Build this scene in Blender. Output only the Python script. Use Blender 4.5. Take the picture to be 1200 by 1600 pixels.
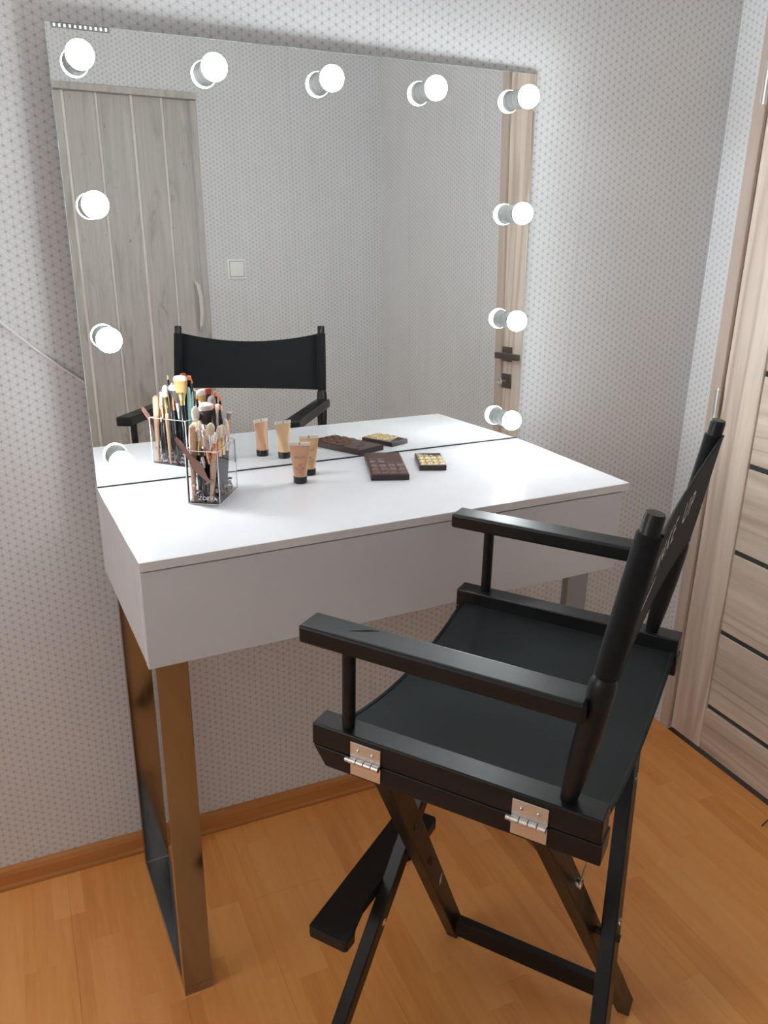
import bpy, bmesh, math, random
from mathutils import Vector, Matrix
random.seed(7)
for o in list(bpy.data.objects): bpy.data.objects.remove(o, do_unlink=True)
scene = bpy.context.scene
COL = scene.collection
PI = math.pi

# ------------------------------------------------------------------ key measures (metres; x along the desk, y away from the viewer, z up)
ZT = 0.960                       # desk top height
TH = math.atan(-0.0484)          # the room is turned a little against the desk
XR, YW, YO, XL, HC = 1.580, 0.0803, -1.7332, -2.30, 2.55     # right wall, mirror wall, opposite wall, left wall, ceiling (room axes)

# ------------------------------------------------------------------ camera
yaw, pit, rol = 0.4744, 0.3468, 0.0161
f = Vector((math.sin(yaw)*math.cos(pit), math.cos(yaw)*math.cos(pit), -math.sin(pit)))
r0 = Vector((math.cos(yaw), -math.sin(yaw), 0)); u0 = r0.cross(f)
r_ = r0*math.cos(rol) + u0*math.sin(rol); u_ = u0*math.cos(rol) - r0*math.sin(rol)
cd = bpy.data.cameras.new('camera'); cam = bpy.data.objects.new('camera', cd); COL.objects.link(cam)
M = Matrix((r_, u_, -f)).transposed().to_4x4(); M.translation = (-0.1907, -1.610, 0.5097 + ZT)
cam.matrix_world = M
cd.sensor_fit = 'VERTICAL'; cd.sensor_height = 36; cd.lens = 1270.75/1600*36; cd.clip_start = 0.02
scene.camera = cam

# ------------------------------------------------------------------ world, added fill light, exposure
w = bpy.data.worlds.new('world'); scene.world = w; w.use_nodes = True
bg = w.node_tree.nodes['Background']; bg.inputs[0].default_value = (0.75, 0.86, 1.0, 1); bg.inputs[1].default_value = 1.0
FILL, BULB = 15.5, 176.0
ld = bpy.data.lights.new('added_window_fill', 'AREA'); ld.shape = 'RECTANGLE'; ld.size = 1.15; ld.size_y = 1.35  # unseen area light added at the left wall to fill the room
ld.energy = FILL; ld.color = (1.0, 0.95, 0.90)
lo = bpy.data.objects.new('added_window_fill', ld); COL.objects.link(lo)
RZ = Matrix.Rotation(TH, 4, 'Z')
lo.matrix_world = RZ @ Matrix.Translation((XL-0.06, -0.95, 1.60)) @ Matrix.Rotation(-PI/2, 4, 'Y')
vs = scene.view_settings
vs.view_transform = 'Standard'; vs.look = 'None'; vs.exposure = 0.48; vs.gamma = 1.0; vs.use_curve_mapping = False

# ------------------------------------------------------------------ material helpers
class NT:
    def __init__(s, name):
        s.m = bpy.data.materials.new(name); s.m.use_nodes = True; s.t = s.m.node_tree; s.n = s.t.nodes; s.l = s.t.links
        s.b = s.n['Principled BSDF']
    def new(s, t, **k):
        n = s.n.new(t)
        for a, v in k.items(): setattr(n, a, v)
        return n
    def put(s, sock, v):
        if hasattr(v, 'is_linked') or isinstance(v, bpy.types.NodeSocket): s.l.new(v, sock)
        else: sock.default_value = v
    def math(s, op, a, b=0.0, c=0.0):
        n = s.new('ShaderNodeMath', operation=op)
        for i, v in enumerate((a, b, c)): s.put(n.inputs[i], v)
        return n.outputs[0]
    def smooth(s, v, lo, hi, a=0.0, b=1.0):
        n = s.new('ShaderNodeMapRange', interpolation_type='SMOOTHSTEP')
        s.put(n.inputs[0], v); n.inputs[1].default_value = lo; n.inputs[2].default_value = hi; n.inputs[3].default_value = a; n.inputs[4].default_value = b
        return n.outputs[0]
    def mix(s, fac, a, b, mode='MIX'):
        n = s.new('ShaderNodeMix', data_type='RGBA', blend_type=mode)
        s.put(n.inputs[0], fac); s.put(n.inputs[6], a); s.put(n.inputs[7], b); return n.outputs[2]
    def noise(s, vec, scale, detail=4, rough=0.55, dist=0.0):
        n = s.new('ShaderNodeTexNoise'); s.put(n.inputs['Vector'], vec); n.inputs['Scale'].default_value = scale
        n.inputs['Detail'].default_value = detail; n.inputs['Roughness'].default_value = rough; n.inputs['Distortion'].default_value = dist
        return n.outputs['Fac']
    def mapv(s, vec, scale=(1,1,1), loc=(0,0,0), rot=(0,0,0)):
        n = s.new('ShaderNodeMapping'); s.put(n.inputs[0], vec); n.inputs['Scale'].default_value = scale; n.inputs['Location'].default_value = loc; n.inputs['Rotation'].default_value = rot
        return n.outputs[0]
    def obj(s): return s.new('ShaderNodeTexCoord').outputs['Object']
    def ramp(s, v, stops):
        n = s.new('ShaderNodeValToRGB'); s.put(n.inputs[0], v); e = n.color_ramp.elements
        while len(e) < len(stops): e.new(0.5)
        for i, (p, c) in enumerate(stops): e[i].position = p; e[i].color = (*c, 1)
        return n.outputs[0]
    def bump(s, h, strength=0.2, dist=0.001):
        n = s.new('ShaderNodeBump'); s.put(n.inputs['Height'], h); n.inputs['Strength'].default_value = strength; n.inputs['Distance'].default_value = dist
        s.l.new(n.outputs[0], s.b.inputs['Normal'])
    def col(s, v):
        s.put(s.b.inputs['Base Color'], v if not isinstance(v, tuple) else (*v, 1) if len(v) == 3 else v)
    def rough(s, v): s.put(s.b.inputs['Roughness'], v)

def plain(name, col, rough=0.5, metal=0.0, spec=0.5, var=0.06, coat=0.0, scale=18):
    t = NT(name); v = t.obj(); n = t.noise(v, scale, 3)
    a = tuple(max(0, c*(1-var)) for c in col); b = tuple(min(1, c*(1+var)) for c in col)
    t.col(t.ramp(n, [(0.3, a), (0.7, b)]))
    t.rough(t.smooth(n, 0.2, 0.8, rough*0.9, min(1, rough*1.1)))
    t.b.inputs['Metallic'].default_value = metal; t.b.inputs['Specular IOR Level'].default_value = spec
    t.b.inputs['Coat Weight'].default_value = coat
    return t.m

def wallpaper(name, axis):
    t = NT(name); v = t.obj(); sp = t.new('ShaderNodeSeparateXYZ'); t.l.new(v, sp.inputs[0])
    X = sp.outputs[axis]; Z = sp.outputs[2]; a = 0.0168; h = a*math.sqrt(3)/2; k = 2*PI/h
    c1 = t.math('COSINE', t.math('MULTIPLY', X, k))
    zz = t.math('MULTIPLY', Z, k*math.sqrt(3)/2); xx = t.math('MULTIPLY', X, k*0.5)
    c2 = t.math('COSINE', t.math('ADD', xx, zz)); c3 = t.math('COSINE', t.math('SUBTRACT', zz, xx))
    fs = t.math('DIVIDE', t.math('ADD', t.math('ADD', c1, c2), c3), 3.0)
    star = t.smooth(fs, 0.36, 1.02)
    ln = t.math('ADD', t.math('ADD', t.smooth(c1, 0.93, 1.0), t.smooth(c2, 0.93, 1.0)), t.smooth(c3, 0.93, 1.0))
    # the lines half way, that make the little stars
    q_ = 2*PI/(a/2); zh = t.math('MULTIPLY', Z, q_*0.5); xh = t.math('MULTIPLY', X, q_*math.sqrt(3)/2)
    g1 = t.math('COSINE', t.math('MULTIPLY', Z, q_)); g2 = t.math('COSINE', t.math('ADD', zh, xh)); g3 = t.math('COSINE', t.math('SUBTRACT', zh, xh))
    ln2 = t.math('MINIMUM', t.math('ADD', t.math('ADD', t.smooth(g1, 0.80, 1.0), t.smooth(g2, 0.80, 1.0)), t.smooth(g3, 0.80, 1.0)), 1.0)
    n = t.noise(v, 3.0, 3); n2 = t.noise(v, 260, 2)
    base = t.ramp(n, [(0.3, (0.64, 0.645, 0.65)), (0.7, (0.69, 0.695, 0.70))])
    c = t.mix(t.math('MULTIPLY', ln2, 0.55), base, (0.80, 0.80, 0.81, 1))
    c = t.mix(t.math('MULTIPLY', t.math('MINIMUM', ln, 1.0), 0.17), c, (0.34, 0.335, 0.345, 1))
    c = t.mix(t.math('MULTIPLY', star, 0.56), c, (0.27, 0.265, 0.275, 1))
    c = t.mix(0.10, c, t.ramp(n2, [(0.35, (0.3, 0.3, 0.3)), (0.65, (0.9, 0.9, 0.9))]))
    # seams of the paper strips
    fr = t.math('FRACT', t.math('DIVIDE', t.math('ADD', X, 10*0.53 - 0.10), 0.53))
    seam = t.smooth(t.math('ABSOLUTE', t.math('SUBTRACT', fr, 0.5)), 0.4965, 0.4995)
    c = t.mix(t.math('MULTIPLY', seam, 0.3), c, (0.30, 0.30, 0.31, 1))
    t.col(c); t.rough(0.52); t.b.inputs['Specular IOR Level'].default_value = 0.35
    t.bump(t.math('ADD', star, t.math('MULTIPLY', n2, 0.5)), 0.12, 0.001)
    return t.m

def wood(name, dark, light, grain='z', scale=1.0, rough=0.45, ringmix=0.5, knots=False, contrast=1.0, coat=0.0, varpiece=0.12):
    t = NT(name); v = t.obj(); info = t.new('ShaderNodeObjectInfo')
    off = t.new('ShaderNodeCombineXYZ'); rnd = t.math('MULTIPLY', info.outputs['Random'], 7.0)
    for i in range(3): t.l.new(rnd, off.inputs[i])
    va = t.new('ShaderNodeVectorMath', operation='ADD'); t.l.new(v, va.inputs[0]); t.l.new(off.outputs[0], va.inputs[1])
    lo_, hi_ = 1.2*scale, 22*scale
    sc = {'x': (lo_, hi_, hi_), 'y': (hi_, lo_, hi_), 'z': (hi_, hi_, lo_)}[grain]
    m = t.mapv(va.outputs[0], sc)
    n1 = t.noise(m, 1.0, 6, 0.62, 0.6); m2 = t.mapv(va.outputs[0], tuple(s_*0.16 for s_ in sc)); n2 = t.noise(m2, 1.3, 3, 0.5, 1.2)
    ring = t.math('FRACT', t.math('MULTIPLY', n2, 9.0)); ring = t.smooth(t.math('ABSOLUTE', t.math('SUBTRACT', ring, 0.5)), 0.28, 0.5)
    m3 = t.mapv(va.outputs[0], tuple(s_*6 for s_ in sc)); n3 = t.noise(m3, 1.0, 2)
    f_ = t.math('ADD', t.math('MULTIPLY', n1, 0.65*contrast), t.math('MULTIPLY', ring, -0.22*ringmix))
    f_ = t.math('ADD', f_, t.math('MULTIPLY', n3, 0.18)); f_ = t.math('ADD', f_, t.math('MULTIPLY', t.math('SUBTRACT', info.outputs['Random'], 0.5), varpiece))
    c = t.ramp(f_, [(0.22, dark), (0.62, light)])
    if knots:
        k = t.noise(t.mapv(va.outputs[0], tuple(s_*0.55 for s_ in sc)), 1.0, 3, 0.6, 2.0)
        c = t.mix(t.math('MULTIPLY', t.smooth(k, 0.60, 0.74), 0.55), c, (dark[0]*0.5, dark[1]*0.48, dark[2]*0.46, 1))
    t.col(c); t.rough(t.smooth(n1, 0.3, 0.7, rough*0.85, rough*1.15)); t.b.inputs['Coat Weight'].default_value = coat
    t.bump(t.math('ADD', n3, ring), 0.10, 0.0008)
    return t.m

def floor_wood():
    t = NT('laminate'); v = t.obj(); sp = t.new('ShaderNodeSeparateXYZ'); t.l.new(v, sp.inputs[0]); info = t.new('ShaderNodeObjectInfo')
    s_i = t.math('FLOOR', t.math('DIVIDE', sp.outputs[0], 0.0643))
    wn = t.new('ShaderNodeTexWhiteNoise', noise_dimensions='1D'); t.l.new(s_i, wn.inputs['W'])
    y_i = t.math('FLOOR', t.math('ADD', t.math('DIVIDE', sp.outputs[1], 0.41), t.math('MULTIPLY', wn.outputs[0], 5.0)))
    cmb = t.new('ShaderNodeCombineXYZ'); t.l.new(s_i, cmb.inputs[0]); t.l.new(y_i, cmb.inputs[1])
    wn2 = t.new('ShaderNodeTexWhiteNoise', noise_dimensions='2D'); t.l.new(cmb.outputs[0], wn2.inputs['Vector'])
    off = t.new('ShaderNodeVectorMath', operation='MULTIPLY_ADD'); t.l.new(cmb.outputs[0], off.inputs[0]); off.inputs[1].default_value = (0.37, 0.91, 0.53); t.l.new(v, off.inputs[2])
    g = t.noise(t.mapv(off.outputs[0], (30, 2.2, 30)), 1.0, 5, 0.6, 0.8); g2 = t.noise(t.mapv(off.outputs[0], (7, 1.1, 7)), 1.0, 3, 0.5, 1.5)
    g3 = t.noise(t.mapv(off.outputs[0], (190, 9, 190)), 1.0, 2)
    f_ = t.math('ADD', t.math('MULTIPLY', g, 0.45), t.math('MULTIPLY', g2, 0.35)); f_ = t.math('ADD', f_, t.math('MULTIPLY', t.math('SUBTRACT', wn2.outputs[0], 0.5), 0.22))
    f_ = t.math('ADD', f_, t.math('MULTIPLY', g3, 0.12))
    c = t.ramp(f_, [(0.20, (0.62, 0.225, 0.052)), (0.45, (0.80, 0.34, 0.092)), (0.70, (0.88, 0.425, 0.14))])
    t.col(c); t.rough(t.smooth(g, 0.2, 0.8, 0.30, 0.42)); t.bump(g3, 0.05, 0.0005)
    return t.m

def fold_wood():
    t = NT('folding_door_wood'); v = t.obj(); info = t.new('ShaderNodeObjectInfo')
    off = t.new('ShaderNodeCombineXYZ'); rnd = t.math('MULTIPLY', info.outputs['Random'], 9.0)
    for i in range(3): t.l.new(rnd, off.inputs[i])
    va = t.new('ShaderNodeVectorMath', operation='ADD'); t.l.new(v, va.inputs[0]); t.l.new(off.outputs[0], va.inputs[1]); p = va.outputs[0]
    fine = t.noise(t.mapv(p, (70, 70, 3.0)), 1.0, 5, 0.65, 0.4); blot = t.noise(t.mapv(p, (17, 17, 3.2)), 1.0, 4, 0.6, 0.8); blot2 = t.noise(t.mapv(p, (30, 30, 9)), 1.0, 3, 0.6, 1.4); speck = t.noise(t.mapv(p, (60, 60, 26)), 1.0, 2)
    c = t.ramp(fine, [(0.25, (0.40, 0.38, 0.345)), (0.7, (0.52, 0.50, 0.46))])
    c = t.mix(t.math('MULTIPLY', t.smooth(blot, 0.50, 0.72), 0.55), c, (0.27, 0.245, 0.215, 1))
    c = t.mix(t.math('MULTIPLY', t.smooth(blot2, 0.60, 0.75), 0.40), c, (0.24, 0.21, 0.18, 1))
    c = t.mix(t.math('MULTIPLY', t.smooth(speck, 0.72, 0.78), 0.55), c, (0.16, 0.13, 0.11, 1))
    t.col(c); t.rough(0.5); t.bump(fine, 0.06, 0.0006); return t.m

def black_wood():
    t = NT('black_lacquer'); v = t.obj(); n = t.noise(t.mapv(v, (40, 6, 40)), 1.0, 4, 0.6); n2 = t.noise(v, 9, 3)
    t.col(t.ramp(n, [(0.3, (0.006, 0.006, 0.0065)), (0.7, (0.012, 0.0115, 0.012))])); t.rough(t.smooth(n2, 0.3, 0.7, 0.34, 0.42)); t.b.inputs['Specular IOR Level'].default_value = 0.32
    t.bump(n, 0.12, 0.0006); return t.m

def canvas_mat(name, col, specks=True):
    t = NT(name); v = t.obj(); n = t.noise(v, 5, 3); w1 = t.new('ShaderNodeTexWave', bands_direction='X'); w1.inputs['Scale'].default_value = 320; t.l.new(v, w1.inputs[0])
    w2 = t.new('ShaderNodeTexWave', bands_direction='Y'); w2.inputs['Scale'].default_value = 320; t.l.new(v, w2.inputs[0])
    c = t.ramp(n, [(0.3, tuple(x*0.85 for x in col)), (0.7, tuple(x*1.15 for x in col))])
    if specks:
        vo = t.new('ShaderNodeTexVoronoi'); vo.inputs['Scale'].default_value = 38; t.l.new(v, vo.inputs['Vector'])
        sel = t.smooth(t.noise(v, 21, 1), 0.66, 0.70)
        c = t.mix(t.math('MULTIPLY', t.math('SUBTRACT', 1.0, t.smooth(vo.outputs['Distance'], 0.03, 0.07)), t.math('MULTIPLY', sel, 0.6)), c, (0.35, 0.36, 0.36, 1))
    t.col(c); t.rough(0.78); t.b.inputs['Sheen Weight'].default_value = 0.04; t.b.inputs['Specular IOR Level'].default_value = 0.25; t.b.inputs['Sheen Roughness'].default_value = 0.5
    t.bump(t.math('ADD', w1.outputs['Fac'], w2.outputs['Fac']), 0.15, 0.0004); return t.m

def metal_mat(name, col, rough, brush=0.0):
    t = NT(name); v = t.obj(); n = t.noise(t.mapv(v, (60, 60, 4)), 1.0, 3)
    t.col(t.ramp(n, [(0.3, tuple(c*0.96 for c in col)), (0.7, col)])); t.b.inputs['Metallic'].default_value = 1.0
    t.rough(t.smooth(n, 0.2, 0.8, rough*0.8, rough*1.2)); return t.m

def clear_mat(name, col, rough=0.02, ior=1.49):
    t = NT(name); v = t.obj(); n = t.noise(v, 40, 2); t.col(t.ramp(n, [(0.3, tuple(c*0.985 for c in col)), (0.7, col)]))
    t.rough(t.smooth(n, 0.2, 0.8, rough*0.8, rough*1.2)); t.b.inputs['Transmission Weight'].default_value = 1.0; t.b.inputs['IOR'].default_value = ior; return t.m

def emit_mat(name, col, s):
    t = NT(name); v = t.obj(); n = t.noise(v, 12, 2); c = t.ramp(n, [(0.3, tuple(x*0.985 for x in col)), (0.7, col)]); t.col(c); t.l.new(c, t.b.inputs['Emission Color']); t.b.inputs['Emission Strength'].default_value = s; return t.m

MT = {}
MT['paper_x'] = wallpaper('wallpaper_x', 0); MT['paper_y'] = wallpaper('wallpaper_y', 1)
MT['ceiling'] = plain('ceiling_paint', (0.88, 0.88, 0.87), 0.8)
MT['floor'] = floor_wood(); MT['subfloor'] = plain('subfloor', (0.10, 0.06, 0.03), 0.8)
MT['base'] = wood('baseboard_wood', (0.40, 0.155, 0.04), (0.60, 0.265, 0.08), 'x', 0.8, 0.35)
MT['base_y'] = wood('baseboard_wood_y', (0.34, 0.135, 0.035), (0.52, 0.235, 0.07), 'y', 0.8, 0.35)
MT['door_z'] = wood('door_ash_upright', (0.54, 0.435, 0.365), (0.84, 0.73, 0.63), 'z', 0.8, 0.5, 1.0, False, 1.15)
MT['door_y'] = wood('door_ash_level', (0.47, 0.385, 0.31), (0.80, 0.695, 0.58), 'y', 0.8, 0.5, 0.8, False, 1.15)
MT['frame'] = wood('door_frame_ash', (0.46, 0.365, 0.31), (0.61, 0.50, 0.43), 'z', 0.9, 0.5)
MT['dglass'] = plain('smoked_glass', (0.045, 0.055, 0.06), 0.12, 0, 0.6)
MT['fold'] = fold_wood()
MT['fold_light'] = plain('folding_door_joint', (0.72, 0.70, 0.65), 0.45)
MT['whitelam'] = plain('white_laminate', (0.715, 0.71, 0.735), 0.20, 0, 0.5, 0.01)
MT['whiteedge'] = plain('white_edge_band', (0.80, 0.785, 0.77), 0.40, 0, 0.5, 0.01)
MT['chrome'] = metal_mat('chrome', (0.37, 0.365, 0.38), 0.11)
MT['steel'] = metal_mat('zinc_steel', (0.74, 0.73, 0.71), 0.42)
MT['bolt'] = metal_mat('bolt_steel', (0.75, 0.74, 0.72), 0.22)
MT['dark_metal'] = metal_mat('antique_metal', (0.20, 0.165, 0.15), 0.38)
MT['silver'] = metal_mat('silver_ferrule', (0.85, 0.85, 0.86), 0.18)
MT['rose'] = metal_mat('rose_gold', (0.86, 0.46, 0.30), 0.22)
MT['goldm'] = metal_mat('gold_ferrule', (0.85, 0.66, 0.32), 0.22)
MT['mirror'] = metal_mat('mirror_silver', (0.93, 0.945, 0.93), 0.0)
MT['glassedge'] = plain('polished_glass_edge', (0.30, 0.35, 0.33), 0.12, 0, 0.8)
MT['back'] = plain('mirror_backing', (0.30, 0.29, 0.28), 0.7)
MT['socket'] = plain('socket_plastic', (0.30, 0.31, 0.305), 0.4, 0, 0.4, 0.02)
MT['white_plastic'] = plain('white_plastic', (0.82, 0.83, 0.82), 0.35, 0, 0.5, 0.02)
MT['bulb'] = emit_mat('bulb_glow', (0.91, 0.97, 1.0), BULB)
def led_profile(m, lo_, hi_):          # a frosted LED globe shines forward: dim by the collar, bright at the crown
    t = m.node_tree; tc = t.nodes.new('ShaderNodeTexCoord'); sp = t.nodes.new('ShaderNodeSeparateXYZ'); mr = t.nodes.new('ShaderNodeMapRange')
    mr.interpolation_type = 'SMOOTHSTEP'; t.links.new(tc.outputs['Object'], sp.inputs[0]); t.links.new(sp.outputs[1], mr.inputs[0])
    mr.inputs[1].default_value = -0.034; mr.inputs[2].default_value = -0.058; mr.inputs[3].default_value = lo_; mr.inputs[4].default_value = hi_
    t.links.new(mr.outputs[0], t.nodes['Principled BSDF'].inputs['Emission Strength'])
led_profile(MT['bulb'], BULB*0.05, BULB)
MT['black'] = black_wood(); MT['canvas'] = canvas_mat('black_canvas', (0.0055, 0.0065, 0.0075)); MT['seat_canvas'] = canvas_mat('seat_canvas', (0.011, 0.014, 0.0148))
MT['print'] = plain('white_print', (0.80, 0.80, 0.78), 0.6)
MT['acrylic'] = clear_mat('acrylic', (0.99, 0.99, 0.995), 0.01, 1.18); MT['frost'] = plain('cut_acrylic_edge', (0.86, 0.85, 0.86), 0.35)
MT['strip'] = plain('clear_strip', (0.14, 0.145, 0.14), 0.25)
MT['cream'] = plain('cream_bristle', (0.72, 0.58, 0.47), 0.7, var=0.15, scale=300); MT['white_b'] = plain('white_bristle', (0.76, 0.69, 0.63), 0.7, var=0.12, scale=300)
MT['grey_b'] = plain('grey_bristle', (0.33, 0.27, 0.26), 0.7, var=0.2, scale=300); MT['dark_b'] = plain('dark_bristle', (0.045, 0.035, 0.035), 0.6, var=0.3, scale=300)
MT['amber_b'] = plain('amber_bristle', (0.62, 0.36, 0.13), 0.6, var=0.15, scale=300); MT['red_b'] = plain('red_bristle', (0.35, 0.07, 0.05), 0.6); MT['orange_b'] = plain('orange_bristle', (0.75, 0.22, 0.08), 0.6)
MT['blackh'] = plain('black_handle', (0.012, 0.012, 0.014), 0.2, 0, 0.5); MT['tanh'] = plain('tan_handle', (0.62, 0.38, 0.25), 0.35); MT['pinkh'] = plain('rose_handle', (0.68, 0.44, 0.33), 0.3)
MT['minth'] = plain('mint_handle', (0.42, 0.66, 0.68), 0.3); MT['mauve'] = plain('mauve_plastic', (0.24, 0.12, 0.10), 0.35); MT['whiteh'] = plain('white_handle', (0.75, 0.74, 0.73), 0.3)
MT['bead'] = plain('grey_pink_beads', (0.42, 0.32, 0.34), 0.25, var=0.5, scale=160)
MT['choc'] = plain('chocolate_brown', (0.060, 0.022, 0.016), 0.30); MT['choc2'] = plain('chocolate_tile', (0.095, 0.038, 0.026), 0.28); MT['choc_side'] = plain('chocolate_side', (0.032, 0.012, 0.012), 0.3)
MT['gold'] = metal_mat('gold_foil', (0.80, 0.66, 0.40), 0.30); MT['goldbase'] = metal_mat('pale_gold_foil', (0.86, 0.77, 0.56), 0.34)
MT['tube1'] = plain('beige_tube', (0.62, 0.335, 0.205), 0.35, 0, 0.5, 0.03); MT['tube2'] = plain('sand_tube', (0.68, 0.44, 0.24), 0.35, 0, 0.5, 0.03)
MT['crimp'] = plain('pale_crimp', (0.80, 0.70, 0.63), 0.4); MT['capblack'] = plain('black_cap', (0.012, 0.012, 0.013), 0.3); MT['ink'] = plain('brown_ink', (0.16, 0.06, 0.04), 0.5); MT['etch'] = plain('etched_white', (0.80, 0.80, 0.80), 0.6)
MT['cable'] = plain('white_cable', (0.80, 0.80, 0.80), 0.4); MT['wire'] = plain('dark_wire', (0.03, 0.018, 0.012), 0.5)
MT['winframe'] = plain('white_pvc', (0.85, 0.85, 0.85), 0.3); MT['winglass'] = clear_mat('window_glass', (1, 1, 1), 0.0, 1.01)
MT['scuff'] = plain('dark_scuff', (0.010, 0.009, 0.009), 0.85, 0, 0.1)
MT['chip'] = plain('flaked_paint', (0.70, 0.62, 0.54), 0.7)

# ------------------------------------------------------------------ mesh helpers
class MB:
    def __init__(s): s.v = []; s.f = []
    def add(s, vs, fs):
        o = len(s.v); s.v += [tuple(p) for p in vs]; s.f += [tuple(i+o for i in q) for q in fs]; return s
    def box(s, a, b):
        x0, y0, z0 = a; x1, y1, z1 = b
        return s.add([(x0,y0,z0),(x1,y0,z0),(x1,y1,z0),(x0,y1,z0),(x0,y0,z1),(x1,y0,z1),(x1,y1,z1),(x0,y1,z1)],
                     [(3,2,1,0),(4,5,6,7),(0,1,5,4),(1,2,6,5),(2,3,7,6),(3,0,4,7)])
    def prism(s, pts, z0, z1):
        n = len(pts)
        return s.add([(x,y,z0) for x,y in pts] + [(x,y,z1) for x,y in pts],
                     [tuple(range(n-1,-1,-1)), tuple(range(n,2*n))] + [(i,(i+1)%n,n+(i+1)%n,n+i) for i in range(n)])
    def rings(s, rings, cap=True):
        n = len(rings[0]); vs = [p for r in rings for p in r]; fs = []
        for k in range(len(rings)-1):
            for i in range(n): fs.append((k*n+i, k*n+(i+1)%n, (k+1)*n+(i+1)%n, (k+1)*n+i))
        if cap: fs += [tuple(range(n-1,-1,-1)), tuple(range((len(rings)-1)*n, len(rings)*n))]
        return s.add(vs, fs)
    def tube(s, pts, rad, n=10, sx=1.0, sy=1.0, ref=None):
        pts = [Vector(p) for p in pts]; rs = rad if isinstance(rad, (list, tuple)) else [rad]*len(pts); out = []
        up = Vector(ref) if ref else None
        for i, p in enumerate(pts):
            d = (pts[min(i+1, len(pts)-1)] - pts[max(i-1, 0)])
            if d.length < 1e-9: d = (pts[-1]-pts[0])
            d.normalize()
            if up is None: up = Vector((1,0,0)) if abs(d.x) < 0.8 else Vector((0,1,0))
            a = (up - d*up.dot(d)).normalized(); b = d.cross(a); up = a
            out.append([p + a*(rs[i]*sx*math.cos(2*PI*k/n)) + b*(rs[i]*sy*math.sin(2*PI*k/n)) for k in range(n)])
        return s.rings(out)
    def sphere(s, c, r, n=10, m=6):
        rs = []
        for j in range(1, m):
            ph = PI*j/m; rs.append([(c[0]+r*math.sin(ph)*math.cos(2*PI*k/n), c[1]+r*math.sin(ph)*math.sin(2*PI*k/n), c[2]-r*math.cos(ph)) for k in range(n)])
        return s.rings(rs)
    def build(s, name, mat, parent=None, smooth=False, bevel=0.0, seg=2, mats=None):
        bm = bmesh.new(); vv = [bm.verts.new(p) for p in s.v]
        for q in s.f:
            try: bm.faces.new([vv[i] for i in q])
            except ValueError: pass
        if bevel: bmesh.ops.bevel(bm, geom=list(bm.edges), offset=bevel, segments=seg, profile=0.5, affect='EDGES', clamp_overlap=True)
        bmesh.ops.recalc_face_normals(bm, faces=bm.faces)
        me = bpy.data.meshes.new(name); bm.to_mesh(me); bm.free()
        if smooth:
            me.shade_smooth()
            try: me.set_sharp_from_angle(angle=math.radians(40))
            except Exception: pass
        me.materials.append(MT[mat] if isinstance(mat, str) else mat)
        o = bpy.data.objects.new(name, me); COL.objects.link(o)
        if parent: o.parent = parent
        return o

def empty(name, loc=(0,0,0), rz=0.0):
    o = bpy.data.objects.new(name, None); COL.objects.link(o); o.location = loc; o.rotation_euler = (0,0,rz); o.empty_display_size = 0.05; return o
def tag(o, label, cat, group=None, kind=None):
    o['label'] = label
    if cat: o['category'] = cat
    if group: o['group'] = group
    if kind: o['kind'] = kind
    return o
def struct(o, label=None):
    o['kind'] = 'structure'
    if label: o['label'] = label
    return o
def room(o): o.rotation_euler = (0,0,TH); return o      # built in room axes
def text_mesh(body, size, align='CENTER', spacing=1.0):
    cu = bpy.data.curves.new('lettering', 'FONT'); cu.body = body; cu.size = size; cu.align_x = align; cu.space_character = spacing; cu.resolution_u = 3
    ob = bpy.data.objects.new('lettering', cu); COL.objects.link(ob); bpy.context.view_layer.update()
    me = bpy.data.meshes.new_from_object(ob.evaluated_get(bpy.context.evaluated_depsgraph_get()))
    bpy.data.objects.remove(ob, do_unlink=True); bpy.data.curves.remove(cu); return me
def text_obj(name, body, size, fn, mat, parent, spacing=1.0):
    me = text_mesh(body, size, 'CENTER', spacing)
    for v in me.vertices: v.co = fn(v.co.x, v.co.y)
    me.name = name; me.materials.clear(); me.materials.append(MT[mat]); o = bpy.data.objects.new(name, me); COL.objects.link(o); o.parent = parent; return o

# ------------------------------------------------------------------ ROOM SHELL (room axes)
T = 0.12
fl = struct(room(MB().box((XL-T, YO-T, -0.06), (XR+T, YW+T, -0.006)).build('floor', 'subfloor')), 'orange beech laminate floor')
PW, PL = 0.193, 1.285
nx = int(math.ceil((XR-XL)/PW)); shared = {}
for i in range(nx):
    x0 = XR-(i+1)*PW; y = YO - [0.15, 0.62, 1.02, 0.40][i % 4]
    xa = max(x0, XL)
    while y < YW:
        ya, yb = max(y, YO), min(y+PL, YW)
        if yb-ya > 0.01:
            p = MB().box((xa+0.00012, ya+0.00012, -0.008), (x0+PW-0.00012, yb-0.00012, 0)).build('plank', 'floor', fl, bevel=0.0004, seg=1)
        y += PL
struct(room(MB().box((XL-T, YO-T, HC), (XR+T, YW+T, HC+0.1)).build('ceiling', 'ceiling')))
struct(room(MB().box((XL-T, YW, 0), (XR+T, YW+T, HC)).build('wall_back', 'paper_x')), 'pale grey wallpaper with small star pattern behind the mirror')
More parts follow.
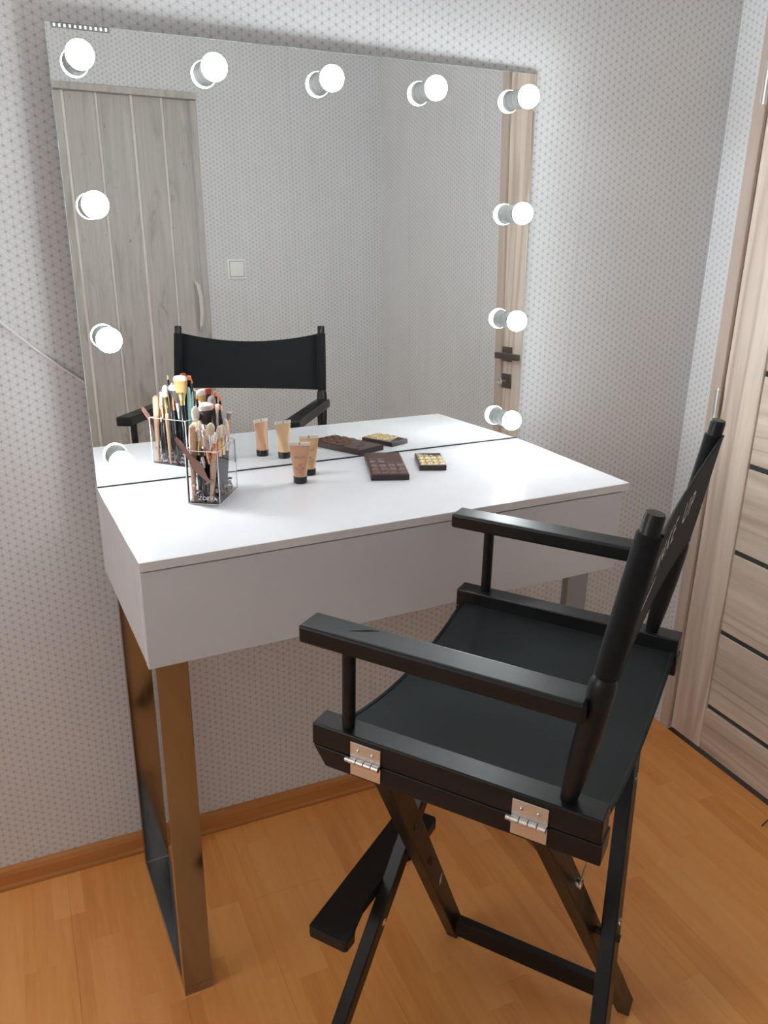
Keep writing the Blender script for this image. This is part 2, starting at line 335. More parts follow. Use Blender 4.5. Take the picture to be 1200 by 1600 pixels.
# opposite wall with the folding door opening, right wall with the door opening, left wall with an unseen, added window
FX0, FX1, FZ = -0.06, 0.775, 1.990
wb = MB(); wb.box((XL-T, YO-T, 0), (FX0, YO, HC)); wb.box((FX1, YO-T, 0), (XR+T, YO, HC)); wb.box((FX0, YO-T, FZ), (FX1, YO, HC))
struct(room(wb.build('wall_front', 'paper_x')))
DY0, DY1, DZ = 0.0, -0.857, 2.02
wr = MB(); wr.box((XR, DY0, 0), (XR+T, YW, HC)); wr.box((XR, YO, 0), (XR+T, DY1, HC)); wr.box((XR, DY1, DZ), (XR+T, DY0, HC))
struct(room(wr.build('wall_right', 'paper_y')))
WY0, WY1, WZ0, WZ1 = -1.55, -0.35, 0.9, 2.3
wl = MB(); wl.box((XL-T, YO, 0), (XL, WY0, HC)); wl.box((XL-T, WY1, 0), (XL, YW, HC)); wl.box((XL-T, WY0, 0), (XL, WY1, WZ0)); wl.box((XL-T, WY0, WZ1), (XL, WY1, HC))
struct(room(wl.build('wall_left', 'paper_y')))
win = room(empty('added_window_1')); struct(win, 'unseen white framed window added in the left wall for fill light')  # assumed window, out of view, added to carry the fill light
fr = MB()
for a, b in (((XL-0.09, WY0, WZ0), (XL-0.03, WY0+0.06, WZ1)), ((XL-0.09, WY1-0.06, WZ0), (XL-0.03, WY1, WZ1)), ((XL-0.09, WY0+0.06, WZ0), (XL-0.03, WY1-0.06, WZ0+0.06)), ((XL-0.09, WY0+0.06, WZ1-0.06), (XL-0.03, WY1-0.06, WZ1)), ((XL-0.088, (WY0+WY1)/2-0.04, WZ0+0.06), (XL-0.032, (WY0+WY1)/2+0.04, WZ1-0.06))): fr.box(a, b)
fr.build('added_window_frame', 'winframe', win)
MB().box((XL-0.02, WY0-0.04, WZ0-0.03), (XL+0.14, WY1+0.04, WZ0)).build('added_window_sill', 'winframe', win, bevel=0.004)
# baseboards: a coved profile
def baseboard(name, mat, along, a, b, wall, sgn):
    prof = [(0,0),(0.017,0),(0.017,0.008),(0.014,0.014),(0.013,0.040),(0.010,0.050),(0.006,0.055),(0,0.056)]
    rg = []
    for e in (a, b):
        rg.append([((e, wall+sgn*d, z) if along == 'x' else (wall+sgn*d, e, z)) for d, z in prof])
    return struct(room(MB().rings(rg).build(name, mat)))
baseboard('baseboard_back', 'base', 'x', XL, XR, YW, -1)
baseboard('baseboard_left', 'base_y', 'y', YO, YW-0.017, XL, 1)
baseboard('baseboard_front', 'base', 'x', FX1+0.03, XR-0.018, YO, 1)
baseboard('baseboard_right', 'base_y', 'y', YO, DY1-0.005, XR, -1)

# ------------------------------------------------------------------ DOOR in the right wall (room axes)
door = room(empty('door_1')); struct(door, 'grey-brown ash door with dark glass strips in the right wall')
LX = XR + 0.006                        # face of the leaf
def db(a, b, name, mat, parent=door, bevel=0.0015): return MB().box(a, b).build(name, mat, parent, bevel=bevel, seg=1)
fr1 = db((XR-0.004, -0.036, 0), (XR+T-0.01, -0.0005, 1.99), 'door_frame', 'frame'); db((XR-0.004, -0.8565, 0), (XR+T-0.01, -0.822, 1.99), 'door_frame', 'frame'); db((XR-0.004, -0.8565, 1.99), (XR+T-0.01, -0.0005, 2.019), 'door_frame', 'frame')
LY0, LY1 = -0.0385, -0.8195; ST = 0.116; LB, LT = 0.010, 1.986
db((LX, LY0-ST, LB), (LX+0.04, LY0, LT), 'stile', 'door_z'); db((LX, LY1, LB), (LX+0.04, LY1+ST, LT), 'stile', 'door_z')
GZ = [0.152 + 0.2415*i for i in range(8)]
ya, yb = LY1+ST+0.0005, LY0-ST-0.0005
db((LX+0.0012, ya, LB), (LX+0.04, yb, GZ[0]-0.0075), 'rail', 'door_y'); db((LX+0.0012, ya, GZ[-1]+0.0075), (LX+0.04, yb, LT), 'rail', 'door_y')
for i in range(7): db((LX+0.0055, ya, GZ[i]+0.0072), (LX+0.036, yb, GZ[i+1]-0.0072), 'panel', 'door_y')
for z in GZ: db((LX+0.0095, ya, z-0.0072), (LX+0.032, yb, z+0.0072), 'glass_strip', 'dglass', bevel=0)
for z in (1.005, 1.785):
    hg = MB(); hg.tube([(XR-0.010, -0.0372, z-0.050), (XR-0.010, -0.0372, z+0.050)], 0.0062, 12); h_ = hg.build('hinge', 'steel', door, True)
    MB().tube([(XR-0.010, -0.0372, z+0.050), (XR-0.010, -0.0372, z+0.053), (XR-0.010, -0.0372, z+0.058)], [0.0068, 0.0068, 0.003], 12).build('hinge_cap', 'steel', h_, True)
    MB().box((XR-0.0062, -0.036, z-0.045), (XR-0.0042, -0.020, z+0.045)).build('hinge_leaf', 'steel', h_)
hn = MB().box((LX-0.008, -0.815+0.0, 1.035), (LX-0.0005, -0.763, 1.087)).build('handle_plate', 'dark_metal', door, bevel=0.002)
MB().tube([(LX-0.008, -0.789, 1.060), (LX-0.040, -0.789, 1.060)], 0.008, 12).build('handle_neck', 'dark_metal', hn, True)
MB().box((LX-0.054, -0.800, 1.049), (LX-0.038, -0.668, 1.071)).build('lever', 'dark_metal', hn, bevel=0.003)
kp = MB().box((LX-0.007, -0.815, 0.938), (LX-0.0005, -0.763, 0.990)).build('key_plate', 'dark_metal', door, bevel=0.002)
ky = MB(); ky.tube([(LX-0.006, -0.789, 0.966), (LX-0.030, -0.789, 0.966)], 0.003, 8); ky.tube([(LX-0.034+0.0*k, -0.789+0.011*math.cos(2*PI*k/14), 0.966+0.009*math.sin(2*PI*k/14)) for k in range(15)], 0.0022, 6)
ky.build('key', 'steel', kp, True)
ch = MB()
for k in range(9): ch.add(*(lambda y, z, s: ([(XR-0.0045, y-s, z-s*0.6), (XR-0.0045, y+s, z-s*0.5), (XR-0.0052, y+s*0.6, z+s*0.7), (XR-0.0052, y-s*0.7, z+s*0.4)], [(0,1,2,3)]))(-0.005-0.028*k/9, 0.012+0.008*random.random(), 0.0022+0.002*random.random()))
ch_ = ch.build('chipped_edge', 'chip', fr1); ch_['label'] = 'pale chipped foot of the door frame'

# ------------------------------------------------------------------ FOLDING DOOR in the opposite wall (seen in the mirror)
fd = room(empty('door_2')); struct(fd, 'weathered pale wood folding door in the opposite wall')
x = FX0+0.004; k = 0
edges = [-0.056+0.006, 0.050, 0.168, 0.288, 0.404, 0.531, 0.643, 0.748]
for i in range(len(edges)-1):
    a, b = edges[i], edges[i+1]; j = 0.0055
    yy = YO-0.012 + (0.004 if i % 2 else 0.0)
    MB().box((a+j, yy-0.010, 0.012), (b-j*0.4, yy, FZ-0.003)).build('panel', 'fold', fd, bevel=0.003)
    MB().tube([(a+j*0.3, yy-0.0015, 0.012), (a+j*0.3, yy-0.0015, FZ-0.003)], 0.0042, 8, sx=1.3).build('joint_strip', 'fold_light', fd, True)
MB().box((0.749, YO-0.030, 0.012), (FX1-0.0005, YO+0.004, FZ-0.004)).build('edge_post', 'fold', fd, bevel=0.003)
MB().box((FX0, YO-0.030, FZ-0.003), (FX1, YO+0.014, FZ+0.020)).build('top_track', 'fold', fd, bevel=0.002)
hd = [(0.722, YO-0.006, 1.318), (0.726, YO+0.018, 1.306), (0.731, YO+0.032, 1.26), (0.731, YO+0.033, 1.20), (0.728, YO+0.020, 1.146), (0.733, YO-0.006, 1.130)]
MB().tube(hd, [0.006, 0.0075, 0.008, 0.008, 0.0075, 0.006], 8).build('handle', 'fold_light', fd, True)
sw = room(empty('light_switch')); tag(sw, 'small white square light switch on the wall beside the folding door', 'switch')
MB().box((0.857, YO+0.0002, 1.327), (0.935, YO+0.009, 1.405)).build('cover_frame', 'white_plastic', sw, bevel=0.003)
MB().box((0.8645, YO+0.0089, 1.3345), (0.9275, YO+0.0093, 1.3975)).build('gap', 'socket', sw)
MB().add([(0.867, YO+0.0095, 1.337), (0.925, YO+0.0095, 1.337), (0.925, YO+0.0125, 1.395), (0.867, YO+0.0125, 1.395), (0.866, YO+0.006, 1.336), (0.926, YO+0.006, 1.336), (0.926, YO+0.006, 1.396), (0.866, YO+0.006, 1.396)], [(0,1,2,3),(4,7,6,5),(0,4,5,1),(1,5,6,2),(2,6,7,3),(3,7,4,0)]).build('rocker', 'white_plastic', sw, bevel=0.001)

# ------------------------------------------------------------------ DESK
D, YB = 0.408, 0.026
desk = empty('vanity_desk', (0.5, -0.19, 0)); tag(desk, 'white high vanity desk with deep drawer front and chrome legs', 'desk')
def dk(mb, name, mat, parent=desk, bevel=0.001, seg=2, smooth=False):
    o = mb.build(name, mat, None, smooth, bevel, seg); o.parent = parent
    if parent is desk: o.location = (-0.5, 0.19, 0)
    return o
dk(MB().box((0, -D, ZT-0.0162), (1.0, YB, ZT)), 'table_top', 'whitelam')
dk(MB().box((0.0005, -D-0.0003, ZT-0.0155), (0.9995, -D+0.0008, ZT-0.0007)), 'edge_band', 'whiteedge', bevel=0)
dk(MB().box((0.001, -D+0.002, ZT-0.190), (0.9852, -D+0.020, ZT-0.0185)), 'front_panel', 'whitelam')
dk(MB().box((0.001, -D+0.0225, ZT-0.186), (0.017, YB, ZT-0.0165)), 'side_panel', 'whitelam'); dk(MB().box((0.969, -D+0.0225, ZT-0.186), (0.985, YB, ZT-0.0165)), 'side_panel', 'whitelam')
dk(MB().box((0.0175, YB-0.016, ZT-0.186), (0.9685, YB, ZT-0.0165)), 'back_panel', 'whitelam'); dk(MB().box((0.0175, -D+0.0225, ZT-0.186), (0.9685, YB-0.0165, ZT-0.170)), 'bottom_panel', 'whitelam')
for xa, xb in ((0.0175, 0.0727), (0.894, 0.949)):
    ft = dk(MB().box((xa, -0.371+0.0002, 0), (xb, 0.026, 0.020)), 'leg_frame', 'chrome', bevel=0.0012)
    for ya, yb in ((-0.371, -0.351), (0.006, 0.026)):
        MB().box((xa, ya, 0.0202), (xb, yb, ZT-0.187)).build('upright_bar', 'chrome', ft, bevel=0.0012)
    MB().box((xa, -0.3508, ZT-0.2065), (xb, 0.0058, ZT-0.187)).build('top_bar', 'chrome', ft, bevel=0.0012)
    MB().box((xa+0.002, 0.0042, 0.0195), (xb-0.002, 0.0058, 0.0212)).build('weld_seam', 'silver', ft)

# ------------------------------------------------------------------ MIRROR WITH BULBS (leans back a little)
TX, TZ_ = 0.029, -0.010
n = Vector((math.sin(TZ_), -math.cos(TZ_)*math.cos(TX), math.sin(TX))).normalized(); e1 = Vector((math.cos(TZ_), math.sin(TZ_), 0)); e1 = (e1 - n*e1.dot(n)).normalized(); e2 = n.cross(e1)
mm = Matrix((e1, -n, e2)).transposed().to_4x4(); mm.translation = (0, 0, ZT+0.0028)
mir = empty('vanity_mirror'); mir.matrix_world = mm; tag(mir, 'large frameless mirror with eleven lit round bulbs standing on the white desk', 'mirror')
HM = 0.8065
MB().box((0.0008, 0.0, 0.0008), (0.9992, 0.0035, HM-0.0008)).build('mirror_glass', 'mirror', mir)
ed = MB(); e_ = 0.0009
for a, b in (((0, -0.0002, 0), (e_, 0.005, HM)), ((1-e_, -0.0002, 0), (1, 0.005, HM)), ((e_, -0.0002, HM-e_), (1-e_, 0.005, HM))): ed.box(a, b)
ed.build('glass_edge', 'glassedge', mir)
MB().box((0.002, 0.0036, 0.001), (0.998, 0.013, HM-0.002)).build('backing_board', 'back', mir)
MB().box((0.001, 0.0004, -0.0024), (0.999, 0.012, -0.0001)).build('gap_shade_strip', 'capblack', mir)  # black strip stands in for the shade in the gap under the mirror
bx0, bz0, bdx, bdz = 0.0463, 0.7567-0.0028, 0.2269, 0.2337
spots = [(bx0+i*bdx, bz0) for i in range(5)] + [(bx0, bz0-i*bdz) for i in (1,2,3)] + [(bx0+4*bdx, bz0-i*bdz) for i in (1,2,3)]
def lathe_y(prof, n=28): return [[(r*math.cos(2*PI*k/n), -h, r*math.sin(2*PI*k/n)) for k in range(n)] for h, r in prof]
sk0 = bl0 = None
for sx, sz in spots:
    if sk0 is None:
        sk0 = MB().rings(lathe_y([(0.0003, 0.0185), (0.0030, 0.0192), (0.0090, 0.0192), (0.0096, 0.0182), (0.0110, 0.0182), (0.0118, 0.0188), (0.0185, 0.0176)])).build('lamp_socket', 'socket', mir, True)
        pr = []; R_, hc = 0.0232, 0.0365
        for q in range(1, 17):
            ph = PI*(0.37 + 0.63*q/16.25); pr.append((hc - R_*math.cos(ph), R_*math.sin(ph)))
        bl0 = MB().rings(lathe_y(pr)).build('bulb', 'bulb', sk0, True); s_, b_ = sk0, bl0
        cl0 = MB().rings(lathe_y([(hc - R_*math.cos(PI*k_), R_*math.sin(PI*k_)*0.985) for k_ in (0.25, 0.29, 0.33, 0.37, 0.405)])).build('bulb_collar', 'socket', sk0, True)
    else:
        s_ = sk0.copy(); COL.objects.link(s_); b_ = bl0.copy(); COL.objects.link(b_); b_.parent = s_; c_ = cl0.copy(); COL.objects.link(c_); c_.parent = s_
    s_.location = (sx, 0, sz)
st = MB().box((0.010, -0.0022, HM-0.0085), (0.104, -0.0004, HM-0.0012)).build('clip_strip', 'strip', mir)
for k in range(11): MB().box((0.013+k*0.0083, -0.0036, HM-0.0072), (0.0165+k*0.0083, -0.0023, HM-0.0026)).build('clip', 'white_plastic', st)

# ------------------------------------------------------------------ DIRECTOR'S CHAIR (u = across, v = forward)
CX, CY, CT = 0.5073, -0.7888, 0.6057
chair = empty('directors_chair', (CX, CY, 0), CT); tag(chair, "tall black wooden director's chair with canvas seat and back", 'chair')
zr, ur, rw, vf, vb, rh = ZT-0.1308, 0.2611, 0.0366, 0.2441, -0.1496, 0.033
za, ua, aw, at, avf = ZT+0.0146, 0.2661, 0.0453, 0.0263, 0.2603
P0 = Vector((0, -0.1028, zr)); P1 = Vector((0, -0.1561, ZT+0.2354))
def post_v(z): return P0.y + (P1.y-P0.y)*(z-P0.z)/(P1.z-P0.z)
def post_u(z): return 0.2404 + (0.2347-0.2404)*(z-P0.z)/(P1.z-P0.z)
def beam(p0, p1, du, dv):
    b = MB(); rg = [[(p[0]-du/2, p[1]-dv/2, p[2]), (p[0]+du/2, p[1]-dv/2, p[2]), (p[0]+du/2, p[1]+dv/2, p[2]), (p[0]-du/2, p[1]+dv/2, p[2])] for p in (p0, p1)]
    return b.rings(rg)
for s in (-1, 1):
    sg = lambda a, b: (min(s*a, s*b), max(s*a, s*b))
    x0, x1 = sg(ur-rw, ur)
    rail = MB().box((x0, vb, zr-rh), (x1, vf, zr)).build('seat_rail', 'black', chair, bevel=0.0022)
    # hinged lower rail with slanted front end
    lw0, lw1 = sg(ur-rw-0.004, ur-0.001)
    pts = [(vb-0.002, zr-rh-0.0015), (vf, zr-rh-0.0015), (vf-0.020, zr-rh-0.031), (vb-0.002, zr-rh-0.031)]
    MB().rings([[(x_, a, b) for a, b in pts] for x_ in (lw0, lw1)]).build('lower_rail', 'black', chair, bevel=0.0018)
    x0, x1 = sg(ua-aw, ua)
    MB().box((x0, post_v(za)+0.008, za-at), (x1, avf, za)).build('armrest', 'black', chair, bevel=0.0045, seg=3)
    MB().tube([(s*0.2456, 0.1955, zr-0.001), (s*0.2456, 0.1955, zr+0.006), (s*0.2456, 0.1955, za-at+0.001)], [0.0084, 0.0091, 0.0091], 16).build('arm_post', 'black', chair, True)
    # turned back post: slim foot, thick middle, shoulder, dowel
    prof = [(zr-0.001, 0.0100), (zr+0.006, 0.0108), (zr+0.045, 0.0135), (zr+0.10, 0.0155), (zr+0.150, 0.0158), (ZT+0.032, 0.0150), (ZT+0.040, 0.0125), (ZT+0.042, 0.0108), (ZT+0.232, 0.0110), (ZT+0.2354, 0.0100)]
    MB().tube([(s*post_u(z), post_v(z), z) for z, r in prof], [r for z, r in prof], 20).build('back_post', 'black', chair, True)
    # hinges
    for v0 in (0.138, -0.087):
        xo = s*(ur+0.0002); xq = s*(ur+0.0022); a_, b_ = min(xo, xq), max(xo, xq)
        hp = MB().box((a_, v0, zr-rh+0.0005), (b_, v0+0.045, zr-0.008)).build('hinge', 'steel', chair, bevel=0.0004, seg=1)
        a2, b2 = sg(ur-0.0007, ur+0.0013)
        MB().rings([[(x_, y_, z_) for y_, z_ in ((v0, zr-rh-0.004), (v0+0.045, zr-rh-0.004), (v0+0.045, zr-rh-0.026), (v0, zr-rh-0.026))] for x_ in (a2, b2)]).build('hinge_leaf', 'steel', hp)
        for k in range(4): MB().tube([(s*(ur+0.005), v0+0.0006+k*0.0113, zr-rh-0.0015), (s*(ur+0.005), v0+0.0106+k*0.0113, zr-rh-0.0015)], 0.0042, 12).build('knuckle', 'steel', hp, True)
        MB().tube([(s*(ur+0.005), v0+0.045, zr-rh-0.0015), (s*(ur+0.005), v0+0.0505, zr-rh-0.0015)], 0.0036, 10).build('hinge_pin', 'steel', hp, True)
        for q in (0.012, 0.033): MB().sphere((s*(ur+0.0022), v0+q, zr-0.018), 0.0026, 10, 6).build('screw', 'bolt', hp, True)
zl = zr-rh-0.030
LEG = {'A': ((-0.215, 0.160, zl), (0.250, 0.216, 0.0)), 'C': ((-0.215, -0.062, zl), (0.246, -0.153, 0.0)),
       'B': ((0.215, 0.192, zl), (-0.250, 0.278, 0.0)), 'D': ((0.215, -0.098, zl), (-0.250, -0.186, 0.0))}
lo_leg = {}
for k, (a, b) in LEG.items(): lo_leg[k] = beam(a, b, 0.045, 0.024).build('leg', 'black', chair, bevel=0.0022)
def on(k, z):
    a, b = LEG[k]; t_ = (a[2]-z)/(a[2]-b[2]); return Vector(a).lerp(Vector(b), t_)
def stretch(k1, k2, z):
    a, b = on(k1, z), on(k2, z)
    return MB().box((min(a.x, b.x)-0.008 if a.x > 0 else a.x-0.008, b.y+0.010, z-0.021), (a.x+0.008, a.y-0.010, z+0.021)).build('stretcher', 'black', chair, bevel=0.002)
stretch('A', 'C', 0.056); stretch('B', 'D', 0.056)
for k, z, bmat_ in (('A', 0.56, 'wire'), ('A', 0.42, 'wire'), ('B', 0.305, 'bolt'), ('D', 0.43, 'bolt'), ('D', 0.62, 'bolt')):
    p = on(k, z); y = p.y-0.0125
    MB().tube([(p.x, y+0.002, p.z), (p.x, y-0.001, p.z), (p.x, y-0.001, p.z), (p.x, y-0.003, p.z)], [0.0075, 0.0075, 0.0055, 0.003], 14).build('bolt', bmat_, chair, True)
# pivot pins of the two leg crosses
for a, b in (('A', 'B'), ('C', 'D')):
    best = min((abs(on(a, z).x-on(b, z).x), z) for z in [0.3+0.001*i for i in range(300)]); z = best[1]; p, q = on(a, z), on(b, z)
    MB().tube([(p.x, min(p.y, q.y)-0.016, z), (p.x, max(p.y, q.y)+0.016, z)], 0.006, 12).build('pivot_pin', 'wire', chair, True)
# steel brace from rear cross leg to lower rail
pc = on('C', 0.577); MB().tube([(pc.x+0.004, pc.y-0.016, pc.z), (-0.236, -0.137, zl+0.002)], 0.0035, 8, sx=1.4, sy=0.5).build('brace', 'steel', chair, True)
MB().tube([(pc.x+0.004, pc.y-0.011, pc.z), (pc.x+0.004, pc.y-0.020, pc.z)], 0.0075, 12).build('bolt', 'bolt', chair, True)
pa = on('A', 0.318); ck = MB().prism([(-0.006, -0.012), (0.002, -0.010), (0.005, 0.002), (0.007, 0.011), (0.001, 0.009), (-0.004, 0.004)], -0.0003, 0.0003).build('paint_chip', 'chip', chair)
ck.location = (pa.x+0.006, pa.y-0.0124, pa.z); ck.rotation_euler = (PI/2, 0, 0); ck['label'] = 'pale chip in the black paint of the leg'
dn = MB().prism([(-0.018, -0.0012), (0.004, -0.0028), (0.020, -0.0006), (0.006, 0.0022)], -0.0002, 0.0002).build('dent', 'scuff', chair); dn.location = (-0.238, 0.178, za+0.0002); dn.rotation_euler = (0, 0, math.radians(-62)); dn['label'] = 'dark scuff on the armrest'
# foot board with the notch for the crossing legs
fz = ZT-0.604
MB().prism([(-0.194, 0.300), (-0.190, 0.3045), (0.140, 0.3045), (0.145, 0.300), (0.145, 0.232), (0.138, 0.227), (0.045, 0.227), (0.020, 0.246), (-0.110, 0.250), (-0.145, 0.244), (-0.168, 0.230), (-0.190, 0.231), (-0.194, 0.236)], fz, fz+0.021).build('foot_board', 'black', chair, bevel=0.002, seg=2)
# canvas seat: grid with sag, closed sheet with hems
def sheet(fn, nu, nv, th, name, mat, parent, axis):
    top = [[Vector(fn(i/nu, j/nv)) for j in range(nv+1)] for i in range(nu+1)]; b = MB(); off = Vector(axis)*th
    vs_ = [p for r in top for p in r] + [p-off for r in top for p in r]; N_ = (nu+1)*(nv+1); id_ = lambda i, j: i*(nv+1)+j; fs = []
    for i in range(nu):
        for j in range(nv): fs += [(id_(i,j), id_(i+1,j), id_(i+1,j+1), id_(i,j+1)), (N_+id_(i,j+1), N_+id_(i+1,j+1), N_+id_(i+1,j), N_+id_(i,j))]
    for i in range(nu): fs += [(id_(i+1,0), id_(i,0), N_+id_(i,0), N_+id_(i+1,0)), (id_(i,nv), id_(i+1,nv), N_+id_(i+1,nv), N_+id_(i,nv))]
    for j in range(nv): fs += [(id_(0,j), id_(0,j+1), N_+id_(0,j+1), N_+id_(0,j)), (id_(nu,j+1), id_(nu,j), N_+id_(nu,j), N_+id_(nu,j+1))]
    return b.add(vs_, fs).build(name, mat, parent, True)
ui = ur-rw+0.001
def seatz(u): return zr-0.024-0.034*(1-(u/ui)**2)
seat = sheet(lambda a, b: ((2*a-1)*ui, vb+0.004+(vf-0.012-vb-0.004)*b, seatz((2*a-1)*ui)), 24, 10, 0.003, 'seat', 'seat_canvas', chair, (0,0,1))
for v_ in (vf-0.012, vb+0.006): MB().tube([((2*k/24-1)*ui, v_, seatz((2*k/24-1)*ui)-0.0008) for k in range(25)], 0.0034, 8).build('hem', 'seat_canvas', seat, True)
# canvas back with sleeves on both posts
zb0, zb1 = ZT+0.040, ZT+0.213
def backp(a, b, o=0.0):
    u = (2*a-1); sag = (1-u*u); zt_ = zb1-0.026*sag; zb_ = zb0+0.004*sag; z = zb_+(zt_-zb_)*b
    return Vector((u*(post_u(z)), post_v(z)-0.0115+0.009*sag*(0.7+0.3*b)-o, z))
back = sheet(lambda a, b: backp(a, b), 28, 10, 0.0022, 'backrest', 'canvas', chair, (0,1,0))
for s in (-1, 1):
    zs = [zb0, zb0+0.002, zb0+0.05, zb0+0.10, zb1-0.002, zb1]
    MB().tube([(s*post_u(z), post_v(z), z) for z in zs], [0.0126, 0.0138, 0.0141, 0.0139, 0.0136, 0.0125], 20).build('sleeve', 'canvas', back, True)
MB().tube([backp(k/28, 0.995)+Vector((0,-0.001,0)) for k in range(29)], 0.0022, 8).build('hem', 'canvas', back, True)
MB().tube([backp(k/28, 0.005)+Vector((0,-0.001,0)) for k in range(29)], 0.0022, 8).build('hem', 'canvas', back, True)
def on_back(x_, z_):
    a = (x_/0.237+1)/2; zz = ZT+z_; u = 2*a-1; sag = 1-u*u; zt_ = zb1-0.026*sag; zb_ = zb0+0.004*sag
    return backp(a, (zz-zb_)/(zt_-zb_), 0.0028)
text_obj('lettering', 'MAKE', 0.050, lambda x_, y_: on_back(x_*1.05-0.085, 0.126+y_), 'print', back, 1.3)['label'] = 'white MAKE lettering on the canvas'
text_obj('lettering', 'UP', 0.050, lambda x_, y_: on_back(x_*1.05+0.085, 0.126+y_), 'print', back, 1.3)['label'] = 'white UP lettering on the canvas'
swp = [(-0.215+0.006*k, 0.116-0.0012*k+0.00005*k*k) for k in range(20)]
sw_ = MB()
for k in range(19):
    wd = 0.0030*math.sin(PI*(k+1)/21)+0.0006; wd2 = 0.0030*math.sin(PI*(k+2)/21)+0.0006
    (xa, za_), (xb, zb_) = swp[k], swp[k+1]; sw_.add([on_back(xa, za_-wd), on_back(xb, zb_-wd2), on_back(xb, zb_+wd2), on_back(xa, za_+wd)], [(0,1,2,3)])
sw_.build('swash', 'print', back)

# ------------------------------------------------------------------ BRUSH BOX AND BRUSHES
BX, BY, BR = 0.1944, -0.1386, math.radians(-35)
box = empty('brush_holder', (BX, BY, ZT+0.0004), BR); tag(box, 'clear acrylic box holding makeup brushes on the white desk', 'holder')
hw, hl, hh, tk = 0.031, 0.0515, 0.103, 0.0028
MB().box((-hw, -hl, 0), (hw, hl, tk)).build('base', 'acrylic', box, bevel=0.0004, seg=1)
for a, b in (((-hw, -hl, tk+0.0002), (hw, -hl+tk, hh)), ((-hw, hl-tk, tk+0.0002), (hw, hl, hh)), ((-hw, -hl+tk+0.0002, tk+0.0002), (-hw+tk, hl-tk-0.0002, hh)), ((hw-tk, -hl+tk+0.0002, tk+0.0002), (hw, hl-tk-0.0002, hh))):
    MB().box(a, b).build('side_wall', 'acrylic', box, bevel=0.0004, seg=1)
for a, b in (((-hw, -hl), (hw, -hl)), ((hw, -hl), (hw, hl)), ((hw, hl), (-hw, hl)), ((-hw, hl), (-hw, -hl))):
    MB().tube([(a[0], a[1], 0.001), (a[0], a[1], hh)], 0.0009, 6).build('corner_edge', 'frost', box); MB().tube([(a[0], a[1], hh), (b[0], b[1], hh)], 0.0007, 6).build('rim_edge', 'frost', box)
    MB().tube([(a[0], a[1], 0.0012), (b[0], b[1], 0.0012)], 0.0009, 6).build('base_edge', 'frost', box)
text_obj('lettering', 'ZOEVA', 0.0105, lambda x_, y_: Vector((x_+0.008, -hl-0.0003, 0.009+y_)), 'etch', box, 1.1)
bm_ = MB(); rr = random.Random(3)
for k in range(230):
    bm_.sphere((rr.uniform(-hw+tk+0.003, hw-tk-0.003), rr.uniform(-hl+tk+0.003, hl-tk-0.003), tk+0.003+rr.random()**1.6*0.022), 0.0026+rr.random()*0.0006, 6, 4)
bd = bm_.build('decorative_beads', 'bead', None, True); bd.location = (BX, BY, ZT+0.0004); bd.rotation_euler = (0,0,BR); tag(bd, 'layer of tiny grey-pink beads at the bottom of the acrylic brush box', 'beads', None, 'stuff')

